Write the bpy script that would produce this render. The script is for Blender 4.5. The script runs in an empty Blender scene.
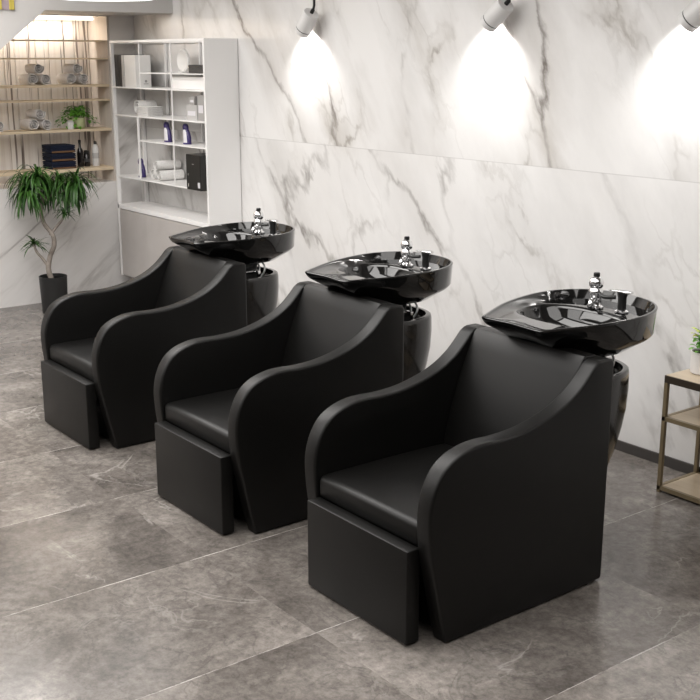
import bpy, bmesh, math, random
from mathutils import Vector, Matrix, Euler
random.seed(7)
S = bpy.context.scene
C = S.collection
PI = math.pi
def R(a): return math.radians(a)

# ---------------------------------------------------------------- camera
cd = bpy.data.cameras.new('camera'); cam = bpy.data.objects.new('camera', cd); C.objects.link(cam)
cd.sensor_width = 36; cd.sensor_fit = 'HORIZONTAL'; cd.lens = 36*1116/700
cam.location = (0, 0, 1.9)
cam.rotation_euler = (R(90-14.67), 0, R(52.6))
cd.clip_start = .05
S.camera = cam
# ---------------------------------------------------------------- world and exposure
S.view_settings.view_transform = 'Standard'; S.view_settings.look = 'None'
S.view_settings.exposure = 0.0; S.view_settings.gamma = 1; S.view_settings.use_curve_mapping = False
w = bpy.data.worlds.new('world'); S.world = w; w.use_nodes = True
w.node_tree.nodes['Background'].inputs[0].default_value = (1, .98, .96, 1)
w.node_tree.nodes['Background'].inputs[1].default_value = .3
# ---------------------------------------------------------------- added fill lights (unseen ceiling panels)
CEIL = 2.95
PANELS = [(-6.6, 1.9), (-3.9, 1.9), (-1.2, 1.9), (-6.6, -.9), (-3.9, -.9), (-1.2, -.9)]
PANEL_W = [80, 72, 30, 68, 36, 18]
PSX, PSY = 2.5, 1.9
for (x, y), e in zip(PANELS, PANEL_W):
    l = bpy.data.lights.new('added_fill_lamp', 'AREA'); l.shape = 'RECTANGLE'; l.size = PSX; l.size_y = PSY
    l.energy = e; l.color = (1, .978, .955)
    o = bpy.data.objects.new('added_fill_lamp', l); C.objects.link(o); o.location = (x, y, CEIL-.06)
SPOTS = [(-5.30, 3.98), (-3.82, 3.98), (-2.70, 3.98)]
SPOT_W = [27, 30, 30, 34, 30]

# ---------------------------------------------------------------- materials
def mat(name, col, rough=.5, metal=0, spec=.5, coat=0, emit=None, es=0):
    m = bpy.data.materials.new(name); m.use_nodes = True
    b = m.node_tree.nodes['Principled BSDF']
    b.inputs['Base Color'].default_value = (*col, 1); b.inputs['Roughness'].default_value = rough
    b.inputs['Metallic'].default_value = metal; b.inputs['Specular IOR Level'].default_value = spec
    b.inputs['Coat Weight'].default_value = coat; b.inputs['Coat Roughness'].default_value = .03
    if emit: b.inputs['Emission Color'].default_value = (*emit, 1); b.inputs['Emission Strength'].default_value = es
    return m
class NT:
    def __init__(s, m): s.m = m; s.t = m.node_tree; s.b = s.t.nodes['Principled BSDF']
    def n(s, kind, **kw):
        nd = s.t.nodes.new('ShaderNode'+kind)
        for k, v in kw.items(): setattr(nd, k, v)
        return nd
    def l(s, a, b): s.t.links.new(a, b)
    def math(s, op, a, b=None, c=None, clamp=False):
        nd = s.n('Math', operation=op); nd.use_clamp = clamp
        for i, v in enumerate((a, b, c)):
            if v is None: continue
            if isinstance(v, (int, float)): nd.inputs[i].default_value = v
            else: s.l(v, nd.inputs[i])
        return nd.outputs[0]
    def noise(s, vec, scale, detail=6, rough=.6, dist=0):
        nd = s.n('TexNoise'); s.l(vec, nd.inputs['Vector'])
        nd.inputs['Scale'].default_value = scale; nd.inputs['Detail'].default_value = detail
        nd.inputs['Roughness'].default_value = rough; nd.inputs['Distortion'].default_value = dist
        return nd
    def ramp(s, fac, stops):
        nd = s.n('ValToRGB'); s.l(fac, nd.inputs[0]); e = nd.color_ramp.elements
        while len(e) < len(stops): e.new(.5)
        for i, (p, c) in enumerate(stops):
            e[i].position = p; e[i].color = (*c, 1) if len(c) == 3 else c
        return nd.outputs[0]
    def mix(s, fac, a, b, mode='MIX'):
        nd = s.n('Mix', data_type='RGBA', blend_type=mode)
        for sock, v in ((nd.inputs[0], fac), (nd.inputs[6], a), (nd.inputs[7], b)):
            if isinstance(v, (int, float)): sock.default_value = v
            elif isinstance(v, tuple): sock.default_value = (*v, 1)
            else: s.l(v, sock)
        return nd.outputs[2]
def marble(name, axis, seam=1.36, off=0., tint=(.80, .79, .78), rot=32, stretch=.42):
    """white slabs with steep grey-brown veins; axis = the horizontal wall axis (0 = x, 1 = y)"""
    m = mat(name, tint, .16, 0, .5); t = NT(m)
    g = t.n('NewGeometry'); sep = t.n('SeparateXYZ'); t.l(g.outputs['Position'], sep.inputs[0])
    h = sep.outputs[axis]; z = sep.outputs[2]
    up = t.math('GREATER_THAN', z, seam)                     # which slab row
    hh = t.math('ADD', t.math('MULTIPLY_ADD', up, 7.3, off), h)
    comb = t.n('CombineXYZ'); t.l(hh, comb.inputs[0]); t.l(t.math('MULTIPLY', up, 3.1), comb.inputs[1]); t.l(z, comb.inputs[2])
    # rotate so that the veins run steeply down to the right, then stretch along them
    mp = t.n('Mapping'); t.l(comb.outputs[0], mp.inputs[0]); mp.inputs['Rotation'].default_value = (0, R(rot), 0)
    st = t.n('Mapping'); t.l(mp.outputs[0], st.inputs[0]); st.inputs['Scale'].default_value = (1.0, 1, stretch)
    v = st.outputs[0]
    d1 = t.noise(v, 1.3, 5, .6)
    dv = t.n('VectorMath', operation='MULTIPLY_ADD'); t.l(d1.outputs['Color'], dv.inputs[0]); dv.inputs[1].default_value = (.55, .55, .55); t.l(v, dv.inputs[2])
    def crack(scale, width, seed=0):
        """network of fracture lines between distorted cells"""
        mp2 = t.n('Mapping'); t.l(dv2, mp2.inputs[0]); mp2.inputs['Location'].default_value = (seed, seed*.7, seed*1.3)
        vo = t.n('TexVoronoi', feature='DISTANCE_TO_EDGE'); t.l(mp2.outputs[0], vo.inputs['Vector']); vo.inputs['Scale'].default_value = scale
        return t.math('SUBTRACT', 1, t.math('DIVIDE', vo.outputs['Distance'], width), clamp=True)
    fine = t.noise(v, 6, 6, .65)
    dd = t.n('VectorMath', operation='MULTIPLY_ADD'); t.l(fine.outputs['Color'], dd.inputs[0]); dd.inputs[1].default_value = (.16, .16, .16); t.l(dv.outputs[0], dd.inputs[2])
    dv2 = dd.outputs[0]
    def msk(scale, lo, hi, seed):
        mp3 = t.n('Mapping'); t.l(v, mp3.inputs[0]); mp3.inputs['Location'].default_value = (seed, 0, seed)
        return t.ramp(t.noise(mp3.outputs[0], scale, 4, .55).outputs['Fac'], [(lo, (0, 0, 0)), (hi, (1, 1, 1))])
    mA = msk(1.5, .42, .60, 0); mB = msk(2.2, .46, .66, 5); mC = msk(5, .40, .62, 9)
    c1 = crack(.95, .022); c1w = crack(.95, .16); c2 = crack(2.0, .030, 4); c2w = crack(2.0, .16, 4); c3 = crack(4.5, .05, 8)
    upper = t.math('MULTIPLY_ADD', up, .95, .75)
    cloud = t.ramp(t.noise(v, 1.6, 6, .65).outputs['Fac'], [(.3, tuple(q*.87 for q in tint)), (.56, tint)])
    c = t.mix(t.math('MULTIPLY', t.math('MULTIPLY', c1w, mA), t.math('MULTIPLY', upper, .34)), cloud, (.47, .44, .41))
    c = t.mix(t.math('MULTIPLY', t.math('MULTIPLY', c2w, mB), t.math('MULTIPLY', upper, .28)), c, (.44, .41, .37))
    c = t.mix(t.math('MULTIPLY', t.math('MULTIPLY', c3, mB), .22), c, (.30, .27, .24))
    c = t.mix(t.math('MULTIPLY', t.math('MULTIPLY', c2, t.math('MULTIPLY', mB, mC)), .60), c, (.17, .14, .11))
    c = t.mix(t.math('MULTIPLY', t.math('MULTIPLY', c1, t.math('MULTIPLY', mA, t.math('MULTIPLY_ADD', mC, .7, .3))), .85), c, (.10, .08, .065))
    sl = t.math('LESS_THAN', t.math('ABSOLUTE', t.math('SUBTRACT', z, seam)), .0025)
    c = t.mix(t.math('MULTIPLY', sl, .35), c, (.42, .41, .4))
    t.l(c, t.b.inputs['Base Color'])
    return m
def floor_mat():
    m = mat('floor_stone', (.2, .19, .18), .3); t = NT(m)
    g = t.n('NewGeometry'); sep = t.n('SeparateXYZ'); t.l(g.outputs['Position'], sep.inputs[0])
    x, y = sep.outputs[0], sep.outputs[1]
    tx = t.math('DIVIDE', t.math('ADD', x, 3.565), .76); ty = t.math('DIVIDE', t.math('SUBTRACT', y, .86), 1.14)
    ix, iy = t.math('FLOOR', tx), t.math('FLOOR', ty)
    fx = t.math('FRACT', tx); fy = t.math('FRACT', ty)
    ex = t.math('MINIMUM', fx, t.math('SUBTRACT', 1, fx)); ey = t.math('MINIMUM', fy, t.math('SUBTRACT', 1, fy))
    seam = t.math('LESS_THAN', ex, .0035)
    comb = t.n('CombineXYZ')
    t.l(t.math('MULTIPLY_ADD', ix, 1.7, x), comb.inputs[0]); t.l(t.math('MULTIPLY_ADD', iy, 2.3, y), comb.inputs[1]); t.l(t.math('ADD', ix, iy), comb.inputs[2])
    v = comb.outputs[0]
    n1 = t.noise(v, 1.7, 7, .62, .7); n2 = t.noise(v, 9, 6, .7, .4); n3 = t.noise(v, 28, 6, .8)
    base = t.ramp(n1.outputs['Fac'], [(.30, (.105, .094, .086)), (.5, (.188, .171, .158)), (.68, (.300, .277, .258))])
    c = t.mix(.55, base, t.ramp(n2.outputs['Fac'], [(.3, (.26, .25, .24)), (.7, (.62, .60, .58))]), 'OVERLAY')
    c = t.mix(.75, c, t.ramp(n3.outputs['Fac'], [(.3, (.22, .22, .22)), (.7, (.76, .76, .76))]), 'OVERLAY')
    tone = t.n('TexWhiteNoise', noise_dimensions='2D'); cb = t.n('CombineXYZ'); t.l(ix, cb.inputs[0]); t.l(iy, cb.inputs[1]); t.l(cb.outputs[0], tone.inputs['Vector'])
    c = t.mix(1, c, t.ramp(tone.outputs['Value'], [(0, (.86, .86, .86)), (1, (1.0, 1.0, 1.0))]), 'MULTIPLY')
    def vein(scale, width, seed):
        mp = t.n('Mapping'); t.l(v, mp.inputs[0]); mp.inputs['Location'].default_value = (seed, seed*2, seed)
        n = t.noise(mp.outputs[0], scale, 6, .55, 1.2)
        a = t.math('ABSOLUTE', t.math('SUBTRACT', n.outputs['Fac'], .5))
        return t.math('SUBTRACT', 1, t.math('DIVIDE', a, width), clamp=True)
    mk = t.ramp(t.noise(v, 2.6, 4, .6).outputs['Fac'], [(.50, (0, 0, 0)), (.66, (1, 1, 1))])
    c = t.mix(t.math('MULTIPLY', t.math('MULTIPLY', vein(1.1, .010, 3), mk), .55), c, (.50, .47, .44))
    c = t.mix(t.math('MULTIPLY', t.math('MULTIPLY', vein(4.5, .03, 9), mk), .35), c, (.36, .335, .315))
    c = t.mix(t.math('MULTIPLY', vein(3.2, .02, 15), .35), c, (.06, .054, .051))
    dash = t.math('MULTIPLY', seam, t.ramp(t.noise(v, 5, 5, .7).outputs['Fac'], [(.46, (.03, .03, .03)), (.56, (.9, .9, .9))]))
    c = t.mix(dash, c, (.52, .49, .46))
    t.l(c, t.b.inputs['Base Color'])
    rr = t.n('MapRange'); t.l(n2.outputs['Fac'], rr.inputs[0]); rr.inputs[3].default_value = .12; rr.inputs[4].default_value = .28
    t.l(rr.outputs[0], t.b.inputs['Roughness'])
    return m
def leather():
    m = mat('black_leather', (.0030, .0028, .0025), .40, 0, .34); t = NT(m)
    tc = t.n('TexCoord'); vo = t.n('TexVoronoi', feature='DISTANCE_TO_EDGE'); t.l(tc.outputs['Object'], vo.inputs['Vector']); vo.inputs['Scale'].default_value = 420
    bp = t.n('Bump'); bp.inputs['Strength'].default_value = .10; bp.inputs['Distance'].default_value = .0006
    t.l(vo.outputs[0], bp.inputs['Height']); t.l(bp.outputs[0], t.b.inputs['Normal'])
    n = t.noise(tc.outputs['Object'], 3, 3, .5); rr = t.n('MapRange'); t.l(n.outputs['Fac'], rr.inputs[0]); rr.inputs[3].default_value = .38; rr.inputs[4].default_value = .5
    t.l(rr.outputs[0], t.b.inputs['Roughness'])
    return m
def noisy(name, a, b, scale, rough, bump=0, axis=None, spec=.3):
    m = mat(name, a, rough, 0, spec); t = NT(m); tc = t.n('TexCoord'); mp = t.n('Mapping'); t.l(tc.outputs['Object'], mp.inputs[0])
    if axis is not None: sc = [8, 8, 8]; sc[axis] = .6; mp.inputs['Scale'].default_value = sc
    n = t.noise(mp.outputs[0], scale, 5, .6)
    t.l(t.ramp(n.outputs['Fac'], [(.3, a), (.7, b)]), t.b.inputs['Base Color'])
    if bump:
        bp = t.n('Bump'); bp.inputs['Strength'].default_value = bump; bp.inputs['Distance'].default_value = .004
        t.l(n.outputs['Fac'], bp.inputs['Height']); t.l(bp.outputs[0], t.b.inputs['Normal'])
    return m
def striped():
    """tall wood-look wall panels: cream boards with darker grooves and brown bands"""
    m = mat('striped_panel', (.6, .55, .5), .45); t = NT(m)
    g = t.n('NewGeometry'); sep = t.n('SeparateXYZ'); t.l(g.outputs['Position'], sep.inputs[0])
    comb = t.n('CombineXYZ'); t.l(sep.outputs[1], comb.inputs[0])
    t.l(t.math('MULTIPLY', sep.outputs[2], .02), comb.inputs[1])
    n1 = t.noise(comb.outputs[0], 9, 4, .7); n2 = t.noise(comb.outputs[0], 30, 3, .6)
    c = t.ramp(n1.outputs['Fac'], [(.30, (.30, .26, .235)), (.36, (.70, .65, .61)), (.50, (.84, .80, .76)), (.57, (.78, .74, .70)), (.585, (.20, .17, .155)), (.625, (.24, .21, .19)), (.64, (.74, .69, .65)), (.75, (.60, .55, .52))])
    c = t.mix(.22, c, t.ramp(n2.outputs['Fac'], [(.35, (.25, .22, .2)), (.65, (.75, .72, .7))]), 'OVERLAY')
    t.l(c, t.b.inputs['Base Color'])
    return m
M = {}
M['marble'] = marble('marble_main', 0)
M['marble_l'] = marble('marble_side', 1, seam=3.5, off=2.2, tint=(.83, .81, .795), rot=-50, stretch=.2)
M['floor'] = floor_mat()
M['leather'] = leather()
M['ceramic'] = mat('black_ceramic', (.006, .006, .006), .05, 0, .55, .4)
M['shell'] = mat('black_gloss_shell', (.010, .0095, .009), .14, 0, .5, .2)
M['chrome'] = mat('chrome', (.85, .85, .86), .07, 1)
M['blackplastic'] = mat('black_plastic', (.012, .012, .012), .3)
M['hose'] = mat('braided_hose', (.55, .55, .56), .3, 1)
M['white'] = noisy('white_lacquer', (.88, .87, .86), (.90, .89, .88), 2, .35)
M['greypanel'] = noisy('cabinet_fluting', (.46, .43, .41), (.52, .49, .47), 4, .4)
M['plaster'] = noisy('grey_plaster', (.50, .485, .47), (.54, .525, .51), 3, .7)
M['ceil'] = mat('ceiling_paint', (.45, .44, .43), .8)
M['wallpaint'] = mat('wall_paint', (.16, .15, .14), .7)
M['base'] = noisy('dark_skirting', (.055, .050, .047), (.075, .068, .064), 5, .4)
M['striped'] = striped()
M['oak'] = noisy('pale_oak', (.68, .55, .38), (.80, .67, .49), 3, .5, .1, 1)
M['cheek'] = noisy('pale_cheek_board', (.60, .54, .49), (.70, .64, .58), 3, .5, 0, 2)
M['towel_g'] = noisy('grey_towelling', (.74, .71, .69), (.86, .83, .81), 90, .95, .6)
M['towel_w'] = noisy('white_towelling', (.74, .73, .71), (.86, .85, .83), 90, .95, .6)
M['towel_n'] = noisy('navy_towelling', (.006, .009, .022), (.013, .018, .04), 90, .95, .6)
M['rust'] = mat('brown_band', (.16, .085, .04), .9)
M['leaf'] = noisy('dark_leaf', (.012, .045, .008), (.055, .14, .025), 12, .4)
M['leaf2'] = noisy('bright_leaf', (.05, .22, .02), (.20, .45, .06), 20, .45)
M['leafy'] = mat('yellow_leaf_tip', (.55, .62, .14), .5)
M['bark'] = noisy('pale_bark', (.16, .135, .115), (.34, .30, .265), 14, .8, .5)
M['soil'] = noisy('soil', (.02, .014, .01), (.05, .035, .025), 60, .95, .6)
M['potdark'] = mat('charcoal_pot', (.014, .014, .014), .45)
M['potwhite'] = mat('white_pot', (.72, .70, .68), .35)
M['potgreen'] = mat('pale_green_pot', (.50, .54, .30), .5)
M['bronze'] = noisy('bronze_metal', (.15, .115, .065), (.20, .155, .09), 8, .38, 0, None, .5)
M['bronzed'] = mat('dark_bronze', (.035, .026, .018), .4)
M['board'] = noisy('beige_board', (.43, .35, .25), (.50, .41, .30), 3, .3, 0, 0)
M['box_black'] = mat('black_card', (.014, .013, .012), .35)
M['box_dark'] = mat('dark_binder', (.045, .042, .040), .5)
M['page'] = mat('white_paper', (.78, .77, .75), .6)
M['grey'] = mat('grey_card', (.36, .35, .34), .6)
M['greyl'] = mat('light_grey_card', (.50, .49, .48), .6)
M['purple'] = mat('purple_plastic', (.035, .022, .12), .3)
M['label_w'] = mat('white_label', (.72, .71, .74), .4)
M['glassdark'] = mat('dark_glass', (.012, .010, .010), .12)
M['bottle_w'] = mat('white_bottle', (.74, .73, .72), .3)
M['spotw'] = mat('lamp_housing', (.70, .69, .68), .4)
M['cable'] = mat('black_cable', (.01, .01, .01), .4)
M['glow'] = mat('lamp_glow', (1, 1, 1), .5, emit=(1, .98, .95), es=2.5)
M['addedpanelglow'] = mat('added_panel_glow', (1, 1, 1), .5, emit=(1, .965, .93), es=1.0)  # glow of the added ceiling panels, out of view
M['ledstrip'] = mat('warm_led_strip', (1, 1, 1), .5, emit=(1, .90, .78), es=2)
M['ring'] = mat('ring_dark', (.05, .05, .05), .4)
M['gold'] = mat('mustard_slat', (.42, .34, .06), .5)
M['mauve'] = mat('mauve_back', (.30, .24, .27), .6)

# ---------------------------------------------------------------- geometry helpers
def obj(name, bm, m, parent=None, smooth=False, loc=(0, 0, 0), auto=None):
    bmesh.ops.recalc_face_normals(bm, faces=bm.faces[:])
    me = bpy.data.meshes.new(name); bm.to_mesh(me); bm.free()
    if smooth:
        for p in me.polygons: p.use_smooth = True
    if auto is not None: me.set_sharp_from_angle(angle=R(auto))
    for mm in (m if isinstance(m, (list, tuple)) else [m]): me.materials.append(mm)
    o = bpy.data.objects.new(name, me); C.objects.link(o); o.parent = parent; o.location = loc
    return o
def tag(o, label, cat, group=None, kind=None):
    if label: o['label'] = label
    if cat: o['category'] = cat
    if group: o['group'] = group
    if kind: o['kind'] = kind
    return o
def thing(name, loc, label, cat, group=None, rz=0):
    o = bpy.data.objects.new(name, None); C.objects.link(o); o.location = loc; o.rotation_euler = (0, 0, rz)
    o.empty_display_size = .1
    return tag(o, label, cat, group)
def struct(name, bm, m, parent=None, **kw):
    o = obj(name, bm, m, parent, **kw)
    if parent is None: o['kind'] = 'structure'
    return o
def copy_tree(o, parent=None):
    c = o.copy(); C.objects.link(c); c.parent = parent
    for ch in list(o.children): copy_tree(ch, c)
    return c
def NB(): return bmesh.new()
def box(bm, x0, x1, y0, y1, z0, z1, bev=0, seg=2, mi=0):
    r = bmesh.ops.create_cube(bm, size=1); vs = r['verts']
    for v in vs: v.co = Vector(((x0+x1)/2+v.co.x*(x1-x0), (y0+y1)/2+v.co.y*(y1-y0), (z0+z1)/2+v.co.z*(z1-z0)))
    fs = {f for v in vs for f in v.link_faces}
    if bev:
        es = {e for v in vs for e in v.link_edges}
        rr = bmesh.ops.bevel(bm, geom=list(es), offset=bev, segments=seg, affect='EDGES', profile=.5)
        fs = set(rr['faces']) | {f for f in fs if f.is_valid}
    for f in fs: f.material_index = mi
    return bm
def loft(bm, rings, cap0=True, cap1=True, mi=0):
    vr = [[bm.verts.new(p) for p in r] for r in rings]; n = len(vr[0]); fs = []
    for a, b in zip(vr, vr[1:]):
        for i in range(n):
            j = (i+1) % n; fs.append(bm.faces.new((a[i], a[j], b[j], b[i])))
    if cap0: fs.append(bm.faces.new(vr[0][::-1]))
    if cap1: fs.append(bm.faces.new(vr[-1]))
    for f in fs: f.material_index = mi
    return fs
def lathe(bm, prof, n=24, c=(0, 0, 0), mi=0, M4=None, caps=(True, True)):
    rings = []
    for r, z in prof:
        ring = []
        for i in range(n):
            a = 2*PI*i/n; p = Vector((r*math.cos(a), r*math.sin(a), z))
            if M4: p = M4 @ p
            ring.append(p+Vector(c))
        rings.append(ring)
    loft(bm, rings, caps[0], caps[1], mi)
def tube(bm, pts, rad, n=10, mi=0):
    pts = [Vector(p) for p in pts]; k = len(pts); rings = []
    if not isinstance(rad, (list, tuple)): rad = [rad]*k
    a = None
    for i, p in enumerate(pts):
        t = (pts[min(i+1, k-1)]-pts[max(i-1, 0)]).normalized()
        if a is None: a = t.orthogonal()
        a = (a-t*a.dot(t)).normalized(); b = t.cross(a).normalized()
        rings.append([p+(a*math.cos(2*PI*j/n)+b*math.sin(2*PI*j/n))*rad[i] for j in range(n)])
    loft(bm, rings, mi=mi)
def catmull(pts, sub=6, closed=False):
    out = []; n = len(pts); pts = [Vector(p) for p in pts]
    rng = range(n) if closed else range(n-1)
    for i in rng:
        if closed: p0, p1, p2, p3 = pts[i-1], pts[i], pts[(i+1) % n], pts[(i+2) % n]
        else: p0, p1, p2, p3 = pts[max(i-1, 0)], pts[i], pts[i+1], pts[min(i+2, n-1)]
        for k in range(sub):
            t = k/sub
            out.append(.5*((2*p1)+(-p0+p2)*t+(2*p0-5*p1+4*p2-p3)*t*t+(-p0+3*p1-3*p2+p3)*t**3))
    if not closed: out.append(pts[-1])
    return out
def offset2(poly, d):
    """inward offset of a counter-clockwise closed 2-D outline"""
    n = len(poly); out = []
    for i in range(n):
        a, b, c = poly[i-1], poly[i], poly[(i+1) % n]
        e1 = (b-a).normalized(); e2 = (c-b).normalized()
        n1 = Vector((-e1.y, e1.x)); n2 = Vector((-e2.y, e2.x)); m = n1+n2
        if m.length < 1e-6: m = n1
        m.normalize(); k = max(.5, m.dot(n1)); out.append(b+m*(d/k))
    return out
def cushion(bm, poly, x0, x1, r, seg=5, ax='x', mi=0):
    """extrude a 2-D outline (y,z) from x0 to x1 with rounded rims"""
    area = sum(poly[i-1].x*poly[i].y-poly[i].x*poly[i-1].y for i in range(len(poly)))
    if area < 0: poly = poly[::-1]
    rings = []
    def ring(x, d):
        q = offset2(poly, d) if d > 1e-6 else poly
        return [Vector((x, p.x, p.y)) for p in q]
    for k in range(seg+1):
        a = PI/2*k/seg; rings.append(ring(x0+r*(1-math.sin(a)), r*(1-math.cos(a))))
    rings = [ring(x0+r*(1-math.sin(PI/2*k/seg)), r*(1-math.cos(PI/2*k/seg))) for k in range(seg+1)]
    rings = [ring(x0+r*(1-math.cos(PI/2*k/seg)), r*(1-math.sin(PI/2*k/seg))) for k in range(seg+1)]
    rings += [ring(x1-r*(1-math.cos(PI/2*k/seg)), r*(1-math.sin(PI/2*k/seg))) for k in range(seg, -1, -1)]
    loft(bm, rings, mi=mi)
def smoothbox(bm, x0, x1, y0, y1, z0, z1, r=.02, puff=0, n=6):
    """soft upholstered block"""
    box(bm, x0, x1, y0, y1, z0, z1, r, 4)
    return bm
V2 = lambda a, b: Vector((a, b))

# ---------------------------------------------------------------- the room
XL, YW = -8.455, 4.281
b = NB(); box(b, -9.1, 3, -3, YW+.02, -.1, 0); struct('floor', b, M['floor'])
b = NB(); box(b, -9.1, 3, -3, YW+.2, CEIL, CEIL+.1); struct('ceiling', b, M['ceil'])
b = NB(); box(b, XL-.6, 3.1, YW, YW+.15, 0, CEIL); struct('wall_back', b, M['marble'])
b = NB(); box(b, 3, 3.1, -3, YW, 0, CEIL); struct('wall_right', b, M['wallpaint'])
b = NB(); box(b, -9.1, 3.1, -3.1, -3, 0, CEIL); struct('wall_front', b, M['wallpaint'])
# left wall: marble below and beside the recess, striped boards at its back
NY0, NY1, NZ0, NZ1, ND = .6, 4.065, .925, 2.215, .36
b = NB()
box(b, XL-.6, XL, -3, YW, 0, NZ0)
box(b, XL-.6, XL, NY1, YW, NZ0, NZ1); box(b, XL-.6, XL, -3, NY0, NZ0, NZ1)
box(b, XL-.6, XL, -3, YW, NZ1, CEIL)
struct('wall_left', b, M['marble_l'])
b = NB(); box(b, XL-ND-.05, XL-ND, NY0, NY1, NZ0, NZ1)
y = NY0+.1
k = 0
while y < NY1-.06:          # raised boards: real grooves between them
    wd = (.13, .09, .17, .11)[k % 4]
    box(b, XL-ND, XL-ND+.012, y, min(y+wd-.014, NY1-.03), NZ0, NZ1); y += wd; k += 1
struct('wall_niche', b, M['striped'])
b = NB(); box(b, XL-ND, XL-.004, NY1-.018, NY1-.001, NZ0, NZ1); struct('trim_1', b, M['cheek'])
b = NB(); box(b, XL-ND+.06, XL-ND+.14, NY0+.05, NY1-.03, NZ1-.022, NZ1-.002)
t_led = obj('light_strip', b, M['ledstrip']); tag(t_led, 'warm glowing light strip under the top edge of the wall recess', 'light strip')
l = bpy.data.lights.new('strip_lamp', 'AREA'); l.shape = 'RECTANGLE'; l.size = .08; l.size_y = 2.6; l.energy = 10; l.color = (1, .93, .85)
o = bpy.data.objects.new('strip_lamp', l); C.objects.link(o); o.location = (XL-ND+.10, 2.6, NZ1-.03)
# skirting of the marble wall
b = NB(); box(b, -6.88, 3, YW-.012, YW, 0, .052, .002); struct('baseboard_back', b, M['base'])
# dropped soffit with a sloping lower edge at its left
b = NB()
XS = -7.8
pl = [V2(YW-.001, 2.225), V2(3.27, 2.225), V2(2.924, 1.952), V2(2.2, 1.38), V2(1.6, 1.38), V2(1.6, CEIL-.001), V2(YW-.001, CEIL-.001)]
loft(b, [[Vector((XS, p.x, p.y)) for p in pl], [Vector((XS-.06, p.x, p.y)) for p in pl]])
box(b, XL+.001, XS-.055, 3.27, YW-.001, 2.225, 2.265)
struct('trim_2', b, M['plaster'])
# striped panel on the soffit
t = thing('slatted_panel', (XS, 2.85, 2.22), 'small panel of mustard and mauve vertical slats high on the sloping grey soffit', 'panel')
b = NB(); box(b, .001, .008, -.35, .195, .0, .30); obj('backing', b, M['mauve'], t)
for k in range(6):
    b = NB(); y = .175-.088*k; box(b, .008, .02, y-.017, y+.017, 0, .30, .002); obj('slat', b, M['gold'], t)

# added ceiling panels, out of view, put in to light the room
for i, (x, y) in enumerate(PANELS):
    t = thing('added_light_panel', (x, y, CEIL), 'added unseen white rectangular light panel above the salon floor', 'ceiling light', 'added unseen light panels')
    b = NB()
    a, c_ = PSX/2, PSY/2
    for q in ((-a-.04, a+.04, -c_-.04, -c_), (-a-.04, a+.04, c_, c_+.04), (-a-.04, -a, -c_, c_), (a, a+.04, -c_, c_)): box(b, q[0], q[1], q[2], q[3], -.045, 0)
    obj('frame', b, M['white'], t)
    b = NB(); box(b, -a, a, -c_, c_, -.03, -.001); obj('diffuser', b, M['addedpanelglow'], t)

# round pendant light by the soffit
t = thing('round_pendant_light', (-6.47, 3.09, 2.243), 'round white glowing disc light hanging beside the grey soffit', 'ceiling light')
b = NB(); lathe(b, [(.30, 0), (.325, .004), (.33, .012)], 48); obj('diffuser', b, M['glow'], t, True)
b = NB(); lathe(b, [(.332, .012), (.335, .05), (.32, .06), (.05, .062)], 48); obj('shade', b, M['white'], t, True, auto=40)
b = NB(); tube(b, [(0, 0, .06), (0, 0, CEIL-2.235)], .006, 8); obj('cable', b, M['cable'], t)

# ---------------------------------------------------------------- spot lamps
def spot(i, x, y, zc, lean, toward, label):
    t = thing('spot_lamp', (x, y, zc), label, 'spotlight', 'white spotlights above the marble wall')
    ax = Vector((math.sin(R(lean)), -math.sin(R(toward)), math.cos(R(lean)))).normalized()      # from mouth to tail
    q = Vector((0, 0, 1)).rotation_difference(ax).to_matrix().to_4x4()
    r = .05
    b = NB(); lathe(b, [(r*.86, -.058), (r, -.062), (r, -.036)], 32, M4=q, caps=(False, True)); obj('bezel', b, M['spotw'], t, True, auto=40)
    b = NB(); lathe(b, [(r*.985, -.036), (r*.985, -.030)], 32, M4=q); obj('ring', b, M['ring'], t, True, auto=40)
    b = NB(); lathe(b, [(r, -.030), (r, .086), (r*.95, .092), (r*.4, .094)], 32, M4=q); obj('housing', b, M['spotw'], t, True, auto=40)
    b = NB(); lathe(b, [(r*.80, -.052), (r*.80, -.048)], 24, M4=q); obj('bulb', b, M['glow'], t)
    tail = q @ Vector((0, 0, .092)); j = q @ Vector((0, 0, .118))
    b = NB(); tube(b, [tail, j], .012, 12); tube(b, [j-Vector((0, 0, .004)), Vector((j.x+.012, j.y, j.z+.025)), Vector((j.x+.012, j.y, CEIL-zc))], .008, 10)
    obj('stem', b, M['cable'], t, True, auto=40)
    l = bpy.data.lights.new('spot_lamp_light', 'SPOT'); l.energy = SPOT_W[i]; l.spot_size = R(128); l.spot_blend = .75; l.shadow_soft_size = .02; l.color = (1, .985, .965)
    o = bpy.data.objects.new('spot_lamp_light', l); C.objects.link(o); o.parent = t; o.location = q @ Vector((0, 0, -.064))
    d = Vector((0, .75, -1)); o.rotation_mode = 'QUATERNION'; o.rotation_quaternion = Vector((0, 0, -1)).rotation_difference(d)
    return t
ZS = []
spot(0, -5.935, 4.19, 2.100, 42, 0, 'white cylinder spotlight on black stem, nearest the white shelving unit')
spot(1, -4.262, 4.19, 2.105, 52, 0, 'white cylinder spotlight tilted on its stem, middle one of three on the marble wall')
spot(2, -3.045, 4.19, 2.083, 52, 0, 'white cylinder spotlight at the right edge, cut off by the frame')
spot(3, -1.85, 4.19, 2.083, 52, 0, 'added unseen white cylinder spotlight on the marble wall above the bronze rack')  # added beyond the frame to brighten the right wall and floor
spot(4, -.65, 4.19, 2.083, 52, 0, 'added unseen white cylinder spotlight farthest right along the marble wall')  # second added lamp out of view, more light at the right

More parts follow.
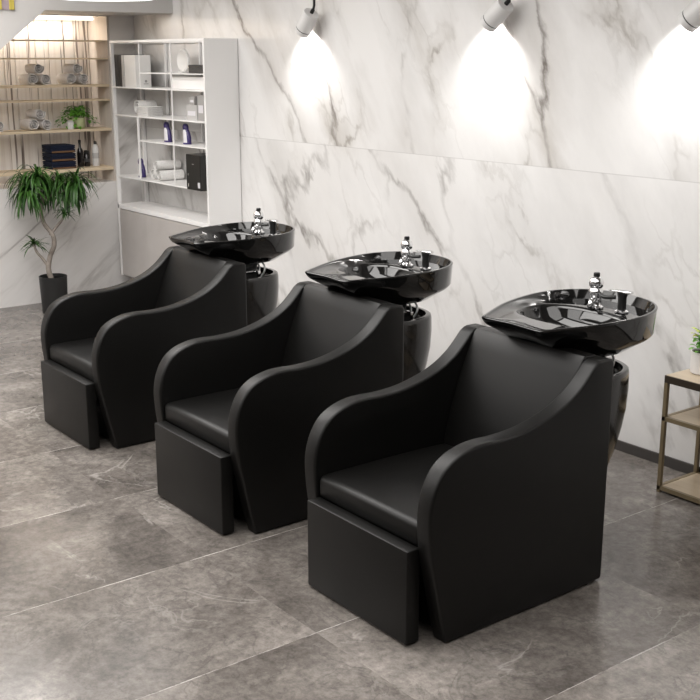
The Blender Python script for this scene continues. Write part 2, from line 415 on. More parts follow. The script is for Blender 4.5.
# ---------------------------------------------------------------- shampoo chair
def make_chair():
    t = thing('shampoo_chair', (0, 0, 0), '', 'chair', 'black shampoo chairs in a row')
    P = [V2(.085, .004), V2(.060, .10), V2(.035, .22), V2(.012, .33), V2(.002, .437), V2(.006, .505), V2(.026, .568), V2(.062, .621), V2(.115, .655), V2(.185, .674), V2(.25, .6775),
         V2(.32, .675), V2(.425, .681), V2(.531, .703), V2(.619, .735), V2(.688, .776), V2(.735, .818), V2(.765, .850)]
    prof = catmull(P, 5)
    prof += [V2(.785, .862), V2(.80, .866), V2(.845, .866), V2(.862, .861), V2(.870, .848), V2(.870, .40), V2(.870, .018), V2(.862, .008), V2(.60, .004), V2(.30, .004)]
    for s in (-1, 1):
        b = NB(); x0, x1 = (.270, .340) if s > 0 else (-.362, -.291)
        cushion(b, prof, x0, x1, .011, 4); obj('side_panel', b, M['leather'], t, True, auto=50)
        for yy in (.14, .80):
            b = NB(); lathe(b, [(.02, 0), (.02, .005)], 16, (s*.31, yy, 0)); obj('foot', b, M['blackplastic'], t)
    # seat cushion, slightly crowned
    b = NB(); sp = [V2(.024, .345), V2(.018, .352), V2(.016, .38), V2(.017, .408), V2(.021, .418), V2(.030, .425), V2(.045, .428), V2(.10, .429), V2(.30, .430), V2(.50, .428), V2(.625, .424), V2(.66, .41), V2(.66, .345)]
    cushion(b, sp, -.290, .269, .014, 4); obj('seat_cushion', b, M['leather'], t, True, auto=50)
    # backrest wedge
    b = NB(); bp = [V2(.62, .30), V2(.628, .44), V2(.66, .56), V2(.705, .69), V2(.752, .80), V2(.778, .856), V2(.792, .868), V2(.85, .866), V2(.864, .855), V2(.866, .30)]
    cushion(b, bp, -.2905, .2695, .006, 3); obj('backrest', b, M['leather'], t, True, auto=40)
    # lower box between the side panels
    b = NB(); box(b, -.290, .269, .10, .862, .02, .344, .006, 2); obj('base', b, M['leather'], t)
    # folding footrest, padded board
    b = NB(); box(b, -.290, .274, -.035, .022, .008, .345, .0045, 3); obj('footrest', b, M['leather'], t, True, auto=40)
    b = NB(); box(b, -.20, .20, .022, .10, .20, .23); obj('footrest_bracket', b, M['blackplastic'], t)
    return t
Y0C = 2.215
CX = [-2.815, -3.948, -5.245]
CY = [2.212, 2.189, 2.199]
ch = make_chair()
LAB = ['black leather shampoo chair nearest the camera, beside the small metal rack', 'black leather shampoo chair standing in the middle of the row', 'black leather shampoo chair farthest away, beside the tall floor plant']
for i in range(3):
    c = ch if i == 0 else copy_tree(ch)
    c.location = (CX[i], CY[i], 0); c['label'] = LAB[i]

# ---------------------------------------------------------------- shampoo basin with pedestal
def rim_outline(n=96):
    half = [(x_, y_*.965) for x_, y_ in [(.0, .012), (.08, .004), (.140, .0), (.155, .012), (.178, .06), (.205, .12), (.237, .20), (.260, .29), (.272, .38), (.272, .46), (.250, .545), (.205, .615), (.145, .66), (.075, .682), (0, .688)]]
    right = catmull([V2(*p) for p in half], 14)
    pts = right + [V2(-p.x, p.y) for p in right[::-1]][1:-1]
    c = V2(0, .33); out = []
    # resample by angle around the centre
    for i in range(n):
        a = 2*PI*(i+.5)/n-PI/2; d = V2(math.cos(a), math.sin(a)); best = None
        for p, q in zip(pts, pts[1:]+pts[:1]):
            e = q-p; den = d.x*e.y-d.y*e.x
            if abs(den) < 1e-9: continue
            w_ = p-c; s = (w_.x*e.y-w_.y*e.x)/den; u = (w_.x*d.y-w_.y*d.x)/den
            if s > 0 and -1e-6 <= u <= 1+1e-6: best = s if best is None else max(best, s)
        out.append(c+d*best)
    return out
def make_basin():
    t = thing('shampoo_basin', (0, 0, 0), '', 'shampoo basin', 'black shampoo basins behind the chairs')
    O = rim_outline(); n = len(O); c = V2(0, .33)
    zr = lambda y: .956+.040*y
    def ss(y, a, b_): k = max(0, min(1, (y-a)/(b_-a))); return k*k*(3-2*k)
    def ring(f): return [f(p, i) for i, p in enumerate(O)]
    def sc(k, cc=c): return lambda p: cc+(p-cc)*k
    IN = offset2(O, .013)
    IN2 = offset2(O, .024)
    rings = []
    cb = V2(0, .32)
    skirt = lambda y: .020+.078*ss(y, -.02, .50)
    def add(pos, zf): rings.append([Vector((pos(p, i).x, pos(p, i).y, zf(p, i))) for i, p in enumerate(O)])
    # underside, from the middle outwards
    ymn = .205
    cl = lambda q: V2(q.x, max(q.y, ymn))
    for k, z_ in ((.34, .802), (.54, .805), (.69, .815)):
        add(lambda p, i, k=k: cl(cb+(p-cb)*k), lambda p, i, z_=z_: z_)
    low = lambda y, f: (1-f)*(.885 if y < .15 else .885-.055*ss(y, .15, .33))+f*(zr(y)-skirt(y))
    add(lambda p, i: cb+(p-cb)*.83, lambda p, i: low(p.y, .30))
    add(lambda p, i: cb+(p-cb)*.94, lambda p, i: low(p.y, .78)-.003)
    add(lambda p, i: cb+(p-cb)*.968, lambda p, i: zr(p.y)-skirt(p.y)-.004)
    add(lambda p, i: cb+(p-cb)*.982, lambda p, i: zr(p.y)-skirt(p.y)+.003)
    add(lambda p, i: cb+(p-cb)*.996, lambda p, i: zr(p.y)-.010)
    add(lambda p, i: p, lambda p, i: zr(p.y)-.004)
    add(lambda p, i: offset_mid[i], lambda p, i: zr(p.y)) if False else None
    H1 = offset2(O, .004)
    add(lambda p, i: H1[i], lambda p, i: zr(p.y))
    H2 = offset2(O, .011)
    add(lambda p, i: H2[i], lambda p, i: zr(p.y)-.0005)
    add(lambda p, i: IN[i], lambda p, i: zr(p.y)-.006)
    drop = lambda y: .010+.028*ss(y, .30, .52)
    add(lambda p, i: IN2[i], lambda p, i: zr(p.y)-drop(p.y))
    # basin mouth
    ce = V2(0, .342)
    def ell(i, a, bb, e=2.6, cc=ce):
        d = (O[i]-c).normalized(); k = (abs(d.x/a)**e+abs(d.y/bb)**e)**(-1/e); return cc+d*k
    zm = .935
    def midp(f): return lambda p, i: IN2[i].lerp(ell(i, .222, .148), f)
    add(midp(.5), lambda p, i: .5*(zr(p.y)-drop(p.y))+.5*zm-.004*ss(.3-p.y, 0, .3))
    add(midp(.90), lambda p, i: zm+.0015)
    add(lambda p, i: ell(i, .220, .146), lambda p, i: zm-.001)
    add(lambda p, i: ell(i, .213, .140), lambda p, i: zm-.012)
    add(lambda p, i: ell(i, .204, .131), lambda p, i: zm-.045)
    add(lambda p, i: ell(i, .165, .120), lambda p, i: zm-.076)
    add(lambda p, i: ell(i, .11, .080), lambda p, i: zm-.092)
    add(lambda p, i: ell(i, .03, .03, 2), lambda p, i: zm-.097)
    b = NB(); loft(b, rings); bowl = obj('bowl', b, M['ceramic'], t, True, auto=55)
    b = NB(); lathe(b, [(.028, 0), (.028, .004), (.020, .006), (.008, .003)], 24, (0, .342, zm-.097)); obj('drain', b, M['chrome'], bowl, True, auto=40)
    # neck cushion gel strip on the front lip is part of the ceramic; bracket and column
    ym = .19          # local y of the pedestal's front face
    def sec(z_, k, ky=1):
        out = []
        for i in range(64):
            a = 2*PI*i/64; cx, sy = math.cos(a), math.sin(a)
            p = V2(math.copysign(abs(cx)**(2/2.3), cx)*.215, math.copysign(abs(sy)**(2/2.3), sy)*.235)
            yy = .335+p.y
            yy = max(yy, ym)
            out.append(Vector((p.x*(.35+.65*k) if k < 1 else p.x*k, ym+(yy-ym)*k, z_)))
        return out
    b = NB()
    prof = [(0, .46), (.02, .47), (.12, .53), (.22, .63), (.32, .75), (.42, .87), (.50, .94), (.58, .985), (.66, 1.0), (.72, .995), (.735, .985), (.74, .96)]
    rr = [sec(z_, k) for z_, k in prof]
    rr += [[Vector((q.x*.94, ym+.012+(q.y-ym)*.92, .74)) for q in sec(.74, .96)], [Vector((q.x*.93, ym+.012+(q.y-ym)*.91, .71)) for q in sec(.71, .96)]]
    loft(b, rr); obj('pedestal', b, M['shell'], t, True, auto=50)
    b = NB(); lathe(b, [(.13, .70), (.125, .73), (.12, .77), (.13, .79), (.14, .804)], 32, (-.02, .345, 0)); obj('tilt_column', b, M['blackplastic'], t, True, auto=50)
    b = NB(); box(b, .07, .155, .28, .30, .700, .765, .004); box(b, .07, .155, .38, .40, .700, .765, .004); tube(b, [(.11, .27, .755), (.11, .41, .755)], .009)
    obj('hinge_bracket', b, M['chrome'], t)
    for dx, dy in ((.0, .0), (.026, .02)):
        b = NB(); tube(b, catmull([(.09+dx, .40+dy, .815), (.105+dx, .42+dy, .785), (.12+dx*.6, .41+dy, .745), (.11, .38+dy, .70)], 6), .005, 8); obj('water_hose', b, M['hose'], t, True)
    # mixer tap
    zd = zr(.5)-.036; tx, ty = -.035, .515
    fb = NB(); lathe(fb, [(.033, 0), (.033, .006), (.027, .010), (.024, .014), (.022, .045), (.028, .056), (.028, .070), (.022, .078)], 28, (tx, ty, zd)); fa = obj('tap', fb, M['chrome'], t, True, auto=40)
    b = NB(); lathe(b, [(.020, .078), (.027, .088), (.030, .102), (.025, .116), (.012, .126), (.003, .128)], 28, (tx, ty, zd)); lev = obj('tap_handle', b, M['chrome'], fa, True, auto=50)
    b = NB(); lathe(b, [(.013, .124), (.013, .138), (.010, .141)], 16, (tx, ty, zd)); obj('lever', b, M['blackplastic'], lev, True, auto=40)
    b = NB(); tube(b, [(tx, ty, zd+.035), (tx+.015, ty-.04, zd+.034), (tx+.022, ty-.06, zd+.015)], [.013, .012, .010], 12); obj('outlet', b, M['chrome'], fa, True)
    b = NB(); tube(b, catmull([(tx+.02, ty-.005, zd+.062), (tx+.06, ty-.02, zd+.055), (tx+.10, ty, zd+.058)], 6), .008, 10); obj('shower_hose', b, M['blackplastic'], fa, True)
    # spray head in its holder
    hx, hy = .085, .53
    hb = NB(); lathe(hb, [(.027, 0), (.027, .005), (.020, .010)], 24, (hx, hy, zd)); ho = obj('spray_holder', hb, M['chrome'], t, True, auto=40)
    b = NB(); lathe(b, [(.017, .008), (.0165, .058), (.020, .068), (.020, .078)], 20, (hx, hy, zd)); obj('spray_body', b, M['blackplastic'], ho, True, auto=40)
    b = NB(); rr_ = [[Vector((hx+dx, hy+w_*math.cos(q_), zd+z0_+h_*math.sin(q_))) for q_ in [2*PI*k/16 for k in range(16)]] for dx, w_, z0_, h_ in ((-.065, .006, .079, .003), (-.05, .011, .080, .004), (0, .017, .083, .007), (.03, .017, .084, .008), (.045, .010, .084, .006))]
    loft(b, rr_); obj('spray_head', b, M['chrome'], ho, True, auto=50)
    return t
bas = make_basin()
BX = [-2.818, -3.978, -5.272]
LABB = ['glossy black shampoo basin on pedestal behind the nearest chair', 'glossy black shampoo basin on pedestal behind the middle chair', 'glossy black shampoo basin on pedestal behind the farthest chair, before the white shelving unit']
for i in range(3):
    c = bas if i == 0 else copy_tree(bas)
    c.location = (BX[i], 2.893, 0); c['label'] = LABB[i]

# ---------------------------------------------------------------- white shelving unit
UX0, UX1, UY0, UY1, UZ = -8.345, -6.883, 4.005, 4.276, 2.03
u = thing('shelving_unit', ((UX0+UX1)/2, (UY0+UY1)/2, 0), 'tall white open shelving unit with a closed cabinet base against the marble wall', 'shelving unit')
ux, uy = (UX0+UX1)/2, (UY0+UY1)/2
def ub(name, x0, x1, y0, y1, z0, z1, m='white', bev=.002, parent=None):
    b = NB(); box(b, x0-ux, x1-ux, y0-uy, y1-uy, z0, z1, bev); return obj(name, b, M[m], parent or u)
ub('side_panel', UX1-.022, UX1, UY0, UY1, 0, UZ)
ub('top_rail', UX0, UX1-.022, UY0, UY0+.018, UZ-.018, UZ); ub('top_rail', UX0, UX1-.022, UY1-.018, UY1, UZ-.022, UZ)
ub('top_rail', UX0, UX0+.018, UY0+.018, UY1-.018, UZ-.022, UZ)
ub('post', UX0, UX0+.026, UY0, UY0+.026, .17, UZ-.022); ub('post', UX0, UX0+.026, UY1-.026, UY1, .17, UZ-.022)
ub('bottom_rail', UX0, UX0+.026, UY0+.026, UY1-.026, .17, .196)
ub('shelf', UX0+.018, UX1-.022, UY0+.004, UY1, 1.671, 1.681)
ub('shelf', UX0+.018, UX1-.022, UY0+.004, UY1, 1.457, 1.468)
ub('shelf', -7.93, UX1-.022, UY0+.004, UY1, 1.277, 1.288)
ub('shelf', UX0+.018, -6.905, UY0+.004, UY1, .977, .988)
ub('shelf', -7.85, UX1-.022, UY0+.004, UY1, 1.785, 1.793)
ub('post', -7.93, -7.916, UY0-.002, UY0+.012, .988, 1.457); ub('post', -7.852, -7.845, UY0-.003, UY0+.004, 1.681, UZ-.022); ub('post', -7.37, -7.361, UY0-.002, UY0+.008, .988, UZ-.022)
ub('post', -7.93, -7.91, UY1-.018, UY1, 1.0, UZ-.022); ub('post', -7.40, -7.388, UY1-.016, UY1, .988, UZ-.022)
cab = ub('cabinet', UX0+.018, UX1-.022, UY0+.012, UY1, .17, .722, 'greypanel')
ub('cabinet_top', UX0+.004, UX1-.022, UY0, UY1, .722, .757)
for k in range(3):
    x0 = UX0+.03+k*.468
    ub('door', x0, x0+.467, UY0+.002, UY0+.012, .18, .715, 'greypanel', .002, u)
ub('plinth', UX0+.06, UX1-.03, UY0+.06, UY1, 0, .17, 'greypanel')

# things on the unit
def simple(name, bm, m, loc, label, cat, group=None, **kw):
    o = obj(name, bm, m, None, loc=loc, **kw); return tag(o, label, cat, group)
def binder(x0, x1, z0, z1, cover, label, y0=4.03, y1=4.23):
    t = thing('ring_binder', ((x0+x1)/2, (y0+y1)/2, z0), label, 'binder', 'binders on the top shelf'); hw = (x1-x0)/2; hd = (y1-y0)/2
    b = NB(); box(b, -hw, hw, -hd, -hd+.006, 0, z1-z0, .002); box(b, -hw, -hw+.004, -hd+.006, hd, 0, z1-z0); box(b, hw-.004, hw, -hd+.006, hd, 0, z1-z0); obj('cover', b, cover, t)
    b = NB(); box(b, -hw+.005, hw-.005, -hd+.008, hd-.006, .004, z1-z0-.008); obj('pages', b, M['page'], t)
    return t
ZA = 1.681
binder(-8.32, -8.262, ZA, 1.925, M['box_dark'], 'dark grey binder, first from the left of the pair at the shelf end')
binder(-8.258, -8.205, ZA, 1.925, M['box_dark'], 'dark grey binder standing between another dark binder and the white ones')
binder(-8.200, -8.158, ZA, 1.921, M['greyl'], 'thin light grey binder between the dark binders and the thick white one', 4.03, 4.16)
wb = binder(-8.150, -7.965, ZA, 1.921, M['page'], 'thick white binder with a small mark, at the right end of the row', 4.03, 4.16)
b = NB(); lathe(b, [(.010, 0), (.010, .001)], 12, M4=Matrix.Rotation(R(90), 4, 'Y')); box(b, 0, .001, -.02, .02, -.022, -.017)
obj('mark', b, M['grey'], wb, loc=(.0925, .02, .045))
# round white plate on stand
t = thing('round_ornament', (-7.47, 4.17, 1.793), 'round white disc ornament standing upright on the highest short shelf', 'ornament')
b = NB(); lathe(b, [(.01, -.012), (.074, -.012), (.084, -.006), (.084, .006), (.074, .012), (.055, .004), (.01, .004)], 32, (0, 0, .088), M4=Matrix.Rotation(R(90), 4, 'X')); obj('disc', b, M['page'], t, True, auto=40)
b = NB(); box(b, -.03, .03, -.03, .03, 0, .01, .002); obj('stand', b, M['page'], t)
def carton(x0, x1, y0, y1, z0, z1, m, label, lidm=None, name='storage_box'):
    t = thing(name, ((x0+x1)/2, (y0+y1)/2, z0), label, 'box'); a, c_ = (x1-x0)/2, (y1-y0)/2; h = z1-z0
    b = NB(); box(b, -a, a, -c_, c_, 0, h*.72, .003); obj('body', b, m, t)
    b = NB(); box(b, -a-.002, a+.002, -c_-.002, c_+.002, h*.72, h, .003); obj('lid', b, lidm or m, t)
    return t
t = carton(-7.30, -6.92, 4.115, 4.26, 1.794, 1.852, M['box_dark'], 'flat black box lying on the highest short shelf'); b = NB(); box(b, .10, .14, -.0755, -.0735, .018, .032); obj('label', b, M['grey'], t)
carton(-7.46, -6.93, 4.06, 4.26, ZA+.001, 1.772, M['white'], 'long white lidded box on the top full shelf under the black box')
# rolled and folded white towels
def spiral_roll(bm, r, L, mi=0, turns=2.6, th=None):
    """rolled towel along x from 0 to L, centre at height r: spiral sheet plus snug core"""
    th = th or r*.20; n = 70; inner = []; outer = []
    for i in range(n+1):
        f = i/n; a = f*turns*2*PI; rr = r*(.10+.90*f)
        inner.append((rr-th*.5*(.6+.4*f), a)); outer.append((rr, a))
    for k in range(n):
        pass
    def P(x, ra): return Vector((x, ra[0]*math.cos(ra[1]), ra[0]*math.sin(ra[1])))
    vs = []
    for x in (0, L):
        vs.append(([bm.verts.new(P(x, p)) for p in inner], [bm.verts.new(P(x, p)) for p in outer]))
    (i0, o0), (i1, o1) = vs
    for k in range(n):
        for q in ((o0[k], o0[k+1], o1[k+1], o1[k]), (i0[k+1], i0[k], i1[k], i1[k+1]), (o0[k+1], o0[k], i0[k], i0[k+1]), (o1[k], o1[k+1], i1[k+1], i1[k])):
            f = bm.faces.new(q); f.material_index = mi
    for k in (0, n):
        f = bm.faces.new((o0[k], o1[k], i1[k], i0[k])); f.material_index = mi
    return bm
def roll_proto(r, L, m, name='rolled_towel'):
    b = NB(); spiral_roll(b, r, L); return obj(name, b, m, smooth=True, auto=50)
def place_roll(pr, first, loc, rz, rx, label, group):
    o = pr if first else pr.copy()
    if not first: C.objects.link(o)
    o.location = loc; o.rotation_euler = (rx, 0, rz); return tag(o, label, 'towel', group)
rw = roll_proto(.044, .20, M['towel_w'])
zs = .988; HP = PI/2
place_roll(rw, True, (-7.80, 4.05, zs+.044), HP, .3, 'white rolled towel, left one of the bottom pair on the lowest shelf', 'white rolled towels on the lowest shelf')
place_roll(rw, False, (-7.70, 4.05, zs+.044), HP, 1.6, 'white rolled towel, right one of the bottom pair on the lowest shelf', 'white rolled towels on the lowest shelf')
place_roll(rw, False, (-7.745, 4.052, zs+.044+.074), HP, 2.9, 'white rolled towel lying on top of the other two on the lowest shelf', 'white rolled towels on the lowest shelf')
rw2 = roll_proto(.060, .15, M['towel_w'], 'rolled_towel')
place_roll(rw2, True, (-8.055, 4.07, 1.468+.061), HP, .6, 'white rolled towel beside the folded towels on the middle shelf', None)
def folded(x, y, z, wx, wy, h, m, label, group, edge=None):
    b = NB()
    prof = catmull([V2(-wy, 0), V2(-wy-.004, h*.5), V2(-wy, h), V2(0, h*1.02), V2(wy, h), V2(wy+.004, h*.5), V2(wy, 0), V2(0, 0)], 4, True)
    t = thing('folded_towel', (x, y, z), label, 'towel', group)
    k = .004
    for s in (0, 1):
        b2 = NB(); hh = h/2-.001
        pr = catmull([V2(-wy, 0), V2(-wy-.006, hh*.5), V2(-wy, hh), V2(0, hh), V2(wy, hh), V2(wy+.006, hh*.5), V2(wy, 0), V2(0, 0)], 4, True)
        cushion(b2, [p+V2(0, s*(hh+.001)) for p in pr], -wx, wx, .004, 3); obj('fold', b2, m if not (edge and s == 0) else m, t, True, auto=50)
    if edge:
        b3 = NB(); box(b3, wx-.002, wx+.003, -wy, wy, h*.02, h*.24, .001); obj('border', b3, edge, t)
    return t
for k in range(3):
    folded(-7.87, 4.09, 1.468+.025*k, .085, .06, .024, M['towel_w'], ['white folded towel at the bottom of the stack on the middle shelf', 'white folded towel in the middle of the stack beside the roll', 'white folded towel on top of the stack on the middle shelf'][k], 'white folded towels')
# grey boxes / bottle
def gbox(x0, x1, z0, z1, m, label, y0=4.05, y1=4.10):
    t = thing('grey_carton', ((x0+x1)/2, (y0+y1)/2, z0), label, 'box', 'grey cartons'); a, c_ = (x1-x0)/2, (y1-y0)/2
    b = NB(); box(b, -a, a, -c_, c_, 0, z1-z0, .002); obj('body', b, m, t)
    b = NB(); box(b, -a*.7, a*.7, -c_-.001, -c_, (z1-z0)*.3, (z1-z0)*.6); obj('label', b, M['label_w'], t)
gbox(-7.24, -7.085, 1.468, 1.575, M['greyl'], 'light grey square carton on the middle shelf')
gbox(-7.185, -7.12, 1.576, 1.632, M['grey'], 'small grey carton sitting on top of the square carton')
gbox(-7.075, -6.985, 1.468, 1.648, M['grey'], 'tall grey carton beside the square one, against the white side panel')
# purple bottles
def purple(x, y, z, label, proto=[None]):
    if proto[0] is None:
        t = thing('shampoo_bottle', (0, 0, 0), '', 'bottle', 'purple and white bottles')
        def se(r, z_, dx=0, e=1): return [Vector((dx+r*math.cos(2*PI*i/24), .7*r*math.sin(2*PI*i/24), z_)) for i in range(24)]
        b = NB(); loft(b, [se(.036, 0, .01), se(.038, .006, .01), se(.037, .05, .008), se(.034, .085, .0), se(.026, .105, -.008)]); obj('body', b, M['label_w'], t, True, auto=50)
        b = NB(); loft(b, [se(.028, .105, -.008), se(.029, .125, -.010), se(.022, .142, -.012), se(.008, .148, -.014)]); obj('cap', b, M['purple'], t, True, auto=50)
        b = NB(); loft(b, [se(.028, .004, .026), se(.028, .05, .024), se(.024, .085, .016), se(.020, .108, .004)]); obj('grip', b, M['purple'], t, True, auto=50)
        b = NB(); loft(b, [se(.040, -.0, .01), se(.040, .012, .01)]); obj('base', b, M['purple'], t, True, auto=50)
        proto[0] = t
    else: t = copy_tree(proto[0])
    t.location = (x, y, z); t['label'] = label
purple(-7.61, 4.09, 1.288, 'purple and white shampoo bottle, left one of the pair on the short shelf')
purple(-7.32, 4.09, 1.288, 'purple and white shampoo bottle, right one of the pair on the short shelf')
purple(-8.06, 4.09, .988, 'purple shampoo bottle alone on the lowest shelf, left of the rolled towels')
# black box with coloured prints on the lowest shelf
t = thing('product_case', (-6.99, 4.06, .988), 'black glossy product case at the right end of the lowest shelf', 'box')
b = NB(); box(b, -.12, .08, -.10, .10, 0, .25, .004); obj('body', b, M['box_black'], t)
b = NB()
for k in range(10): box(b, -.115+.0195*k, -.1105+.0195*k, -.1015, -.0995, .01, .24)
obj('ribs', b, M['box_dark'], t)
b = NB(); box(b, .045, .072, -.1025, -.1005, .02, .06); obj('label', b, M['label_w'], t)
b = NB(); box(b, -.094, -.084, -.103, -.1015, .02, .045); box(b, -.094, -.084, -.103, -.1015, .10, .115); box(b, -.03, -.005, -.103, -.1015, .18, .186); obj('print', b, M['grey'], t)

# ---------------------------------------------------------------- niche shelves and what stands on them
SH = [(2.035, .010), (1.90, .012), (1.695, .018), (1.580, .012), (1.352, .020), (1.045, .026)]
NL = ['thin oak shelf highest in the wall recess', 'thin oak shelf second from the top of the recess', 'oak shelf holding two piles of rolled grey towels', 'thin oak shelf just below the two towel piles', 'oak shelf holding the small leafy plant and grey towel rolls', 'lowest oak shelf, holding the navy towels and bottles']
for (z_, th), lb in zip(SH, NL):
    b = NB(); box(b, XL-.235, XL-.01, NY0+.01, NY1-.019, z_-th, z_, .001); tag(obj('wall_shelf', b, M['oak']), lb, 'shelf')
rg = roll_proto(.046, .20, M['towel_g'], 'rolled_towel'); first = [True]
def pile(y, z, label, dy=.052):
    for (yy, zz, rx, nm) in ((y-dy, z+.046, .4, 'left bottom roll'), (y+dy, z+.046, 1.7, 'right bottom roll'), (y, z+.127, 2.9, 'top roll')):
        place_roll(rg, first[0], (XL-.225, yy, zz), 0, rx, 'grey rolled towel, %s of %s' % (nm, label), 'grey rolled towels'); first[0] = False
pile(3.475, 1.695, 'the left pile on the upper shelf')
pile(3.79, 1.695, 'the right pile on the upper shelf')
pile(3.46, 1.352, 'the pile left of the small leafy plant')
pile(3.08, 1.352, 'the pile at the photo edge')
for k in range(3):
    folded(XL-.12, 3.63, 1.045+.064*k, .09, .095, .060, M['towel_n'], ['navy folded towel at the bottom of the stack on the lowest oak shelf', 'navy folded towel in the middle of the stack on the lowest oak shelf', 'navy folded towel on top of the stack on the lowest oak shelf'][k], 'navy folded towels', M['rust'])
def bottle(x, y, z, prof, m, capm, label, hcap, labelm=None):
    t = thing('bottle', (x, y, z), label, 'bottle'); b = NB(); lathe(b, prof, 24); obj('body', b, m, t, True, auto=50)
    rt, zt = prof[-1]; b = NB(); lathe(b, [(rt*1.25, zt), (rt*1.25, zt+hcap*.9), (rt*.8, zt+hcap)], 20); obj('cap', b, capm, t, True, auto=40)
    if labelm: b = NB(); r0 = prof[1][0]+.0008; lathe(b, [(r0, zt*.35), (r0, zt*.6)], 24, caps=(False, False)); obj('label', b, labelm, t, True)
bottle(XL-.14, 3.82, 1.045, [(.024, 0), (.026, .005), (.026, .115), (.022, .135), (.010, .155), (.009, .19)], M['glassdark'], M['box_black'], 'slim dark wine-shaped bottle beside the navy towels', .025)
bottle(XL-.14, 3.875, 1.045, [(.022, 0), (.024, .004), (.024, .10), (.018, .105)], M['glassdark'], M['box_black'], 'short dark bottle between the slim dark one and the white one', .025, M['ring'])
bottle(XL-.14, 3.955, 1.045, [(.026, 0), (.028, .005), (.028, .14), (.020, .165), (.010, .175)], M['bottle_w'], M['ring'], 'white bottle with a grey label at the right end of the lowest oak shelf', .025, M['greyl'])

# leaves
def leaf(bm, p, d, L, wd, droop, mi=0, n=6, fold=.25):
    p = Vector(p); d = Vector(d).normalized(); side = d.cross(Vector((0, 0, 1)))
    if side.length < .05: side = Vector((1, 0, 0))
    side.normalize(); rows = []; q = p.copy(); dd = d.copy()
    for i in range(n+1):
        f = i/n; wv = wd*(math.sin(PI*min(1, .12+.88*f))**.8 if f < 1 else 0)*.5+.0004
        up = side.cross(dd).normalized()
        rows.append([bm.verts.new(q-side*wv+up*wv*fold), bm.verts.new(q), bm.verts.new(q+side*wv+up*wv*fold)])
        q = q+dd*(L/n); dd = (dd+Vector((0, 0, -droop/n))).normalized()
    for a, b_ in zip(rows, rows[1:]):
        for k in (0, 1):
            f = bm.faces.new((a[k], a[k+1], b_[k+1], b_[k])); f.material_index = mi; f.smooth = True
def rosette(bm, c, n, L, wd, droop, up=(.0, 1.2), tilt=Vector((0, 0, 0)), mi=0):
    for i in range(n):
        a = 2*PI*(i*.618034 % 1)+random.uniform(-.2, .2); e = random.uniform(*up)
        d = Vector((math.cos(a)*math.cos(e), math.sin(a)*math.cos(e), math.sin(e)))+tilt
        leaf(bm, Vector(c)+Vector((random.gauss(0, .006), random.gauss(0, .006), random.uniform(-.03, .01))), d, L*random.uniform(.7, 1.1), wd*random.uniform(.8, 1.2), droop*random.uniform(.7, 1.3), mi)

# small plant in the recess
t = thing('potted_plant', (XL-.12, 3.80, 1.352), 'small bright green leafy plant in a pale pot on the oak shelf', 'plant')
b = NB(); lathe(b, [(.05, 0), (.062, .01), (.066, .085), (.060, .085), (.055, .065)], 28); obj('pot', b, M['potgreen'], t, True, auto=40)
b = NB(); lathe(b, [(.054, .06), (.054, .066)], 20); obj('soil', b, M['soil'], t)
b = NB()
for k in range(170):
    a = random.uniform(0, 2*PI); rr = random.uniform(0, .15)
    p = Vector((math.cos(a)*rr*.5, math.sin(a)*rr, .105+random.uniform(0, .07)-max(0, rr-.07)*1.3))
    leaf(b, p, (math.cos(a), math.sin(a), random.uniform(-.2, .8)), random.uniform(.035, .06), .028, random.uniform(.8, 2), 0, 4)
for a in [i*2*PI/14 for i in range(14)]: tube(b, [(0, 0, .066), (math.cos(a)*.03, math.sin(a)*.04, .12), (math.cos(a)*.06, math.sin(a)*.13, .085)], .0015, 5)
obj('foliage', b, M['leaf2'], t)
# pale glass in front of it
t = thing('white_candle_jar', (XL-.045, 3.712, 1.352), 'small white jar standing left of the little plant', 'jar')
b = NB(); lathe(b, [(.024, 0), (.026, .004), (.026, .055)], 24); obj('body', b, M['bottle_w'], t, True, auto=40)
b = NB(); lathe(b, [(.027, .055), (.027, .066), (.024, .068)], 24); obj('lid', b, M['greyl'], t, True, auto=40)

# ---------------------------------------------------------------- tall floor plant
PX, PY = -8.06, 3.30
t = thing('floor_plant', (PX, PY, 0), 'tall dracaena plant with twisted trunk in a dark cylindrical pot', 'plant')
b = NB(); lathe(b, [(.090, 0), (.096, .005), (.106, .285), (.100, .288), (.097, .262)], 40); obj('pot', b, M['potdark'], t, True, auto=40)
b = NB(); lathe(b, [(.098, .255), (.096, .262)], 30); obj('soil', b, M['soil'], t)
ez = Vector((.607*-1, -.794, 0))   # screen-left direction at the plant
def SP(s, z, d=0): return Vector((.607*s-.79*d, .794*s+.6*d, z))      # s across the view, z up
b = NB()
tr = catmull([SP(-.01, .25), SP(-.03, .34), SP(-.01, .44), SP(.025, .52), SP(.02, .60), SP(-.035, .68), SP(-.055, .76), SP(-.04, .86), SP(-.02, .93)], 6)
tube(b, tr, [.021-.008*i/(len(tr)-1) for i in range(len(tr))], 12)
br1 = catmull([SP(-.03, .36), SP(-.07, .42), SP(-.11, .47), SP(-.13, .53)], 5); tube(b, br1, [.013-.004*i/(len(br1)-1) for i in range(len(br1))], 8)
br2 = catmull([SP(.0, .60), SP(.05, .66), SP(.10, .72), SP(.12, .77)], 5); tube(b, br2, [.012-.004*i/(len(br2)-1) for i in range(len(br2))], 8)
ends = [(-.17, .99, .05), (-.06, 1.05, -.05), (.09, 1.0, .03), (.23, 1.01, -.04), (-.02, .96, .12), (.15, .94, .10), (-.11, .94, -.1)]
for s, z_, d in ends:
    p = catmull([SP(-.03, .88), SP(s*.5-.01, .93, d*.5), SP(s, z_-.04, d)], 4); tube(b, p, [.012-.005*i/(len(p)-1) for i in range(len(p))], 8)
obj('trunk', b, M['bark'], t, True, auto=60)
b = NB()
for s, z_, d in ends: rosette(b, SP(s, z_, d), 74, .24, .0155, 2.9, (-.7, 1.25))
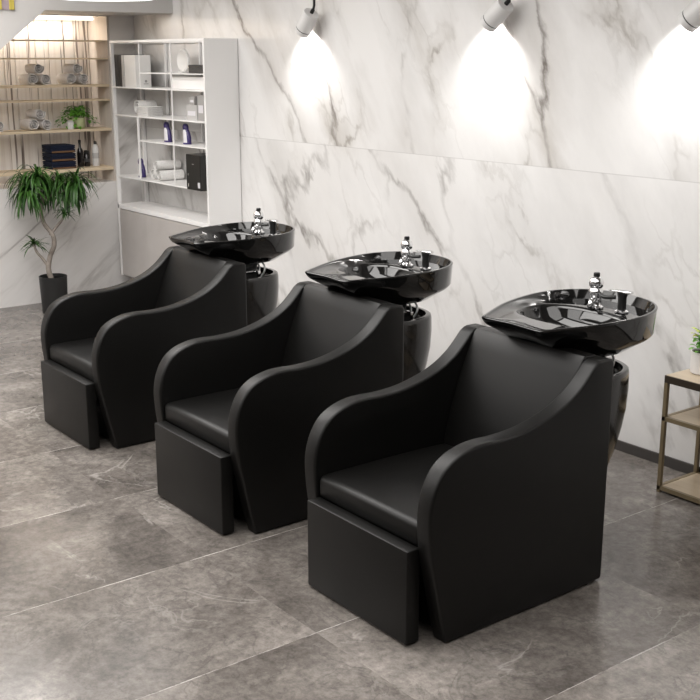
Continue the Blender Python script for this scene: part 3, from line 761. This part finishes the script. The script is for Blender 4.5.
rosette(b, SP(-.13, .54), 46, .14, .011, 1.2, (-.2, 1.0)); rosette(b, SP(.12, .78), 40, .12, .011, 1.2, (-.2, 1.0))
obj('foliage', b, M['leaf'], t)

# ---------------------------------------------------------------- bronze rack at the right with its plant
RX0, RX1, RY0, RY1, RZ = -2.915, -2.335, 3.975, 4.262, .549
t = thing('metal_rack', ((RX0+RX1)/2, (RY0+RY1)/2, 0), 'low bronze metal rack with beige boards at the right edge', 'rack')
rx, ry = (RX0+RX1)/2, (RY0+RY1)/2; a, c_ = (RX1-RX0)/2, (RY1-RY0)/2; q = .018
for sx in (-1, 1):
    for sy in (-1, 1):
        b = NB(); x = sx*(a-q/2); y = sy*(c_-q/2); box(b, x-q/2, x+q/2, y-q/2, y+q/2, 0, RZ-.035, .001); obj('leg', b, M['bronze'], t)
def rails(z0, z1, m, name):
    b = NB(); box(b, -a, a, -c_, -c_+q, z0, z1, .001); box(b, -a, a, c_-q, c_, z0, z1, .001); box(b, -a, -a+q, -c_+q, c_-q, z0, z1, .001); box(b, a-q, a, -c_+q, c_-q, z0, z1, .001); obj(name, b, m, t)
rails(RZ-.035, RZ-.002, M['bronzed'], 'top_frame'); rails(.338, .358, M['bronze'], 'middle_frame'); rails(.012, .032, M['bronze'], 'bottom_frame')
b = NB(); box(b, -a+.004, a-.004, -c_+.004, c_-.004, RZ-.014, RZ, .001); obj('top_board', b, M['board'], t)
b = NB(); box(b, -a+q, a-q, -c_+q, c_-q, .344, .356); obj('shelf', b, M['board'], t)
b = NB(); box(b, -a+q, a-q, -c_+q, c_-q, .018, .030); obj('shelf', b, M['board'], t)
t = thing('small_potted_plant', (-2.835, 4.13, RZ), 'small green plant in a white pot on the bronze rack', 'plant')
b = NB(); lathe(b, [(.044, 0), (.050, .004), (.053, .098), (.048, .100), (.046, .085)], 32); obj('pot', b, M['potwhite'], t, True, auto=40)
b = NB(); lathe(b, [(.0465, .08), (.046, .093)], 24); obj('soil', b, M['soil'], t)
b = NB()
for k in range(60):
    a_ = random.uniform(0, 2*PI); rr = random.uniform(0, .04); z_ = .10+random.uniform(0, .085)
    leaf(b, (math.cos(a_)*rr, math.sin(a_)*rr, z_), (math.cos(a_), math.sin(a_), random.uniform(.2, 1.4)), random.uniform(.03, .05), .022, 1.0, 1 if (z_ > .165 and k % 3 == 0) else 0, 4)
for k in range(8):
    a_ = k*2*PI/8; tube(b, [(math.cos(a_)*.01, math.sin(a_)*.01, .09), (math.cos(a_)*.025, math.sin(a_)*.025, .17)], .002, 5)
obj('foliage', b, [M['leaf2'], M['leafy']], t)
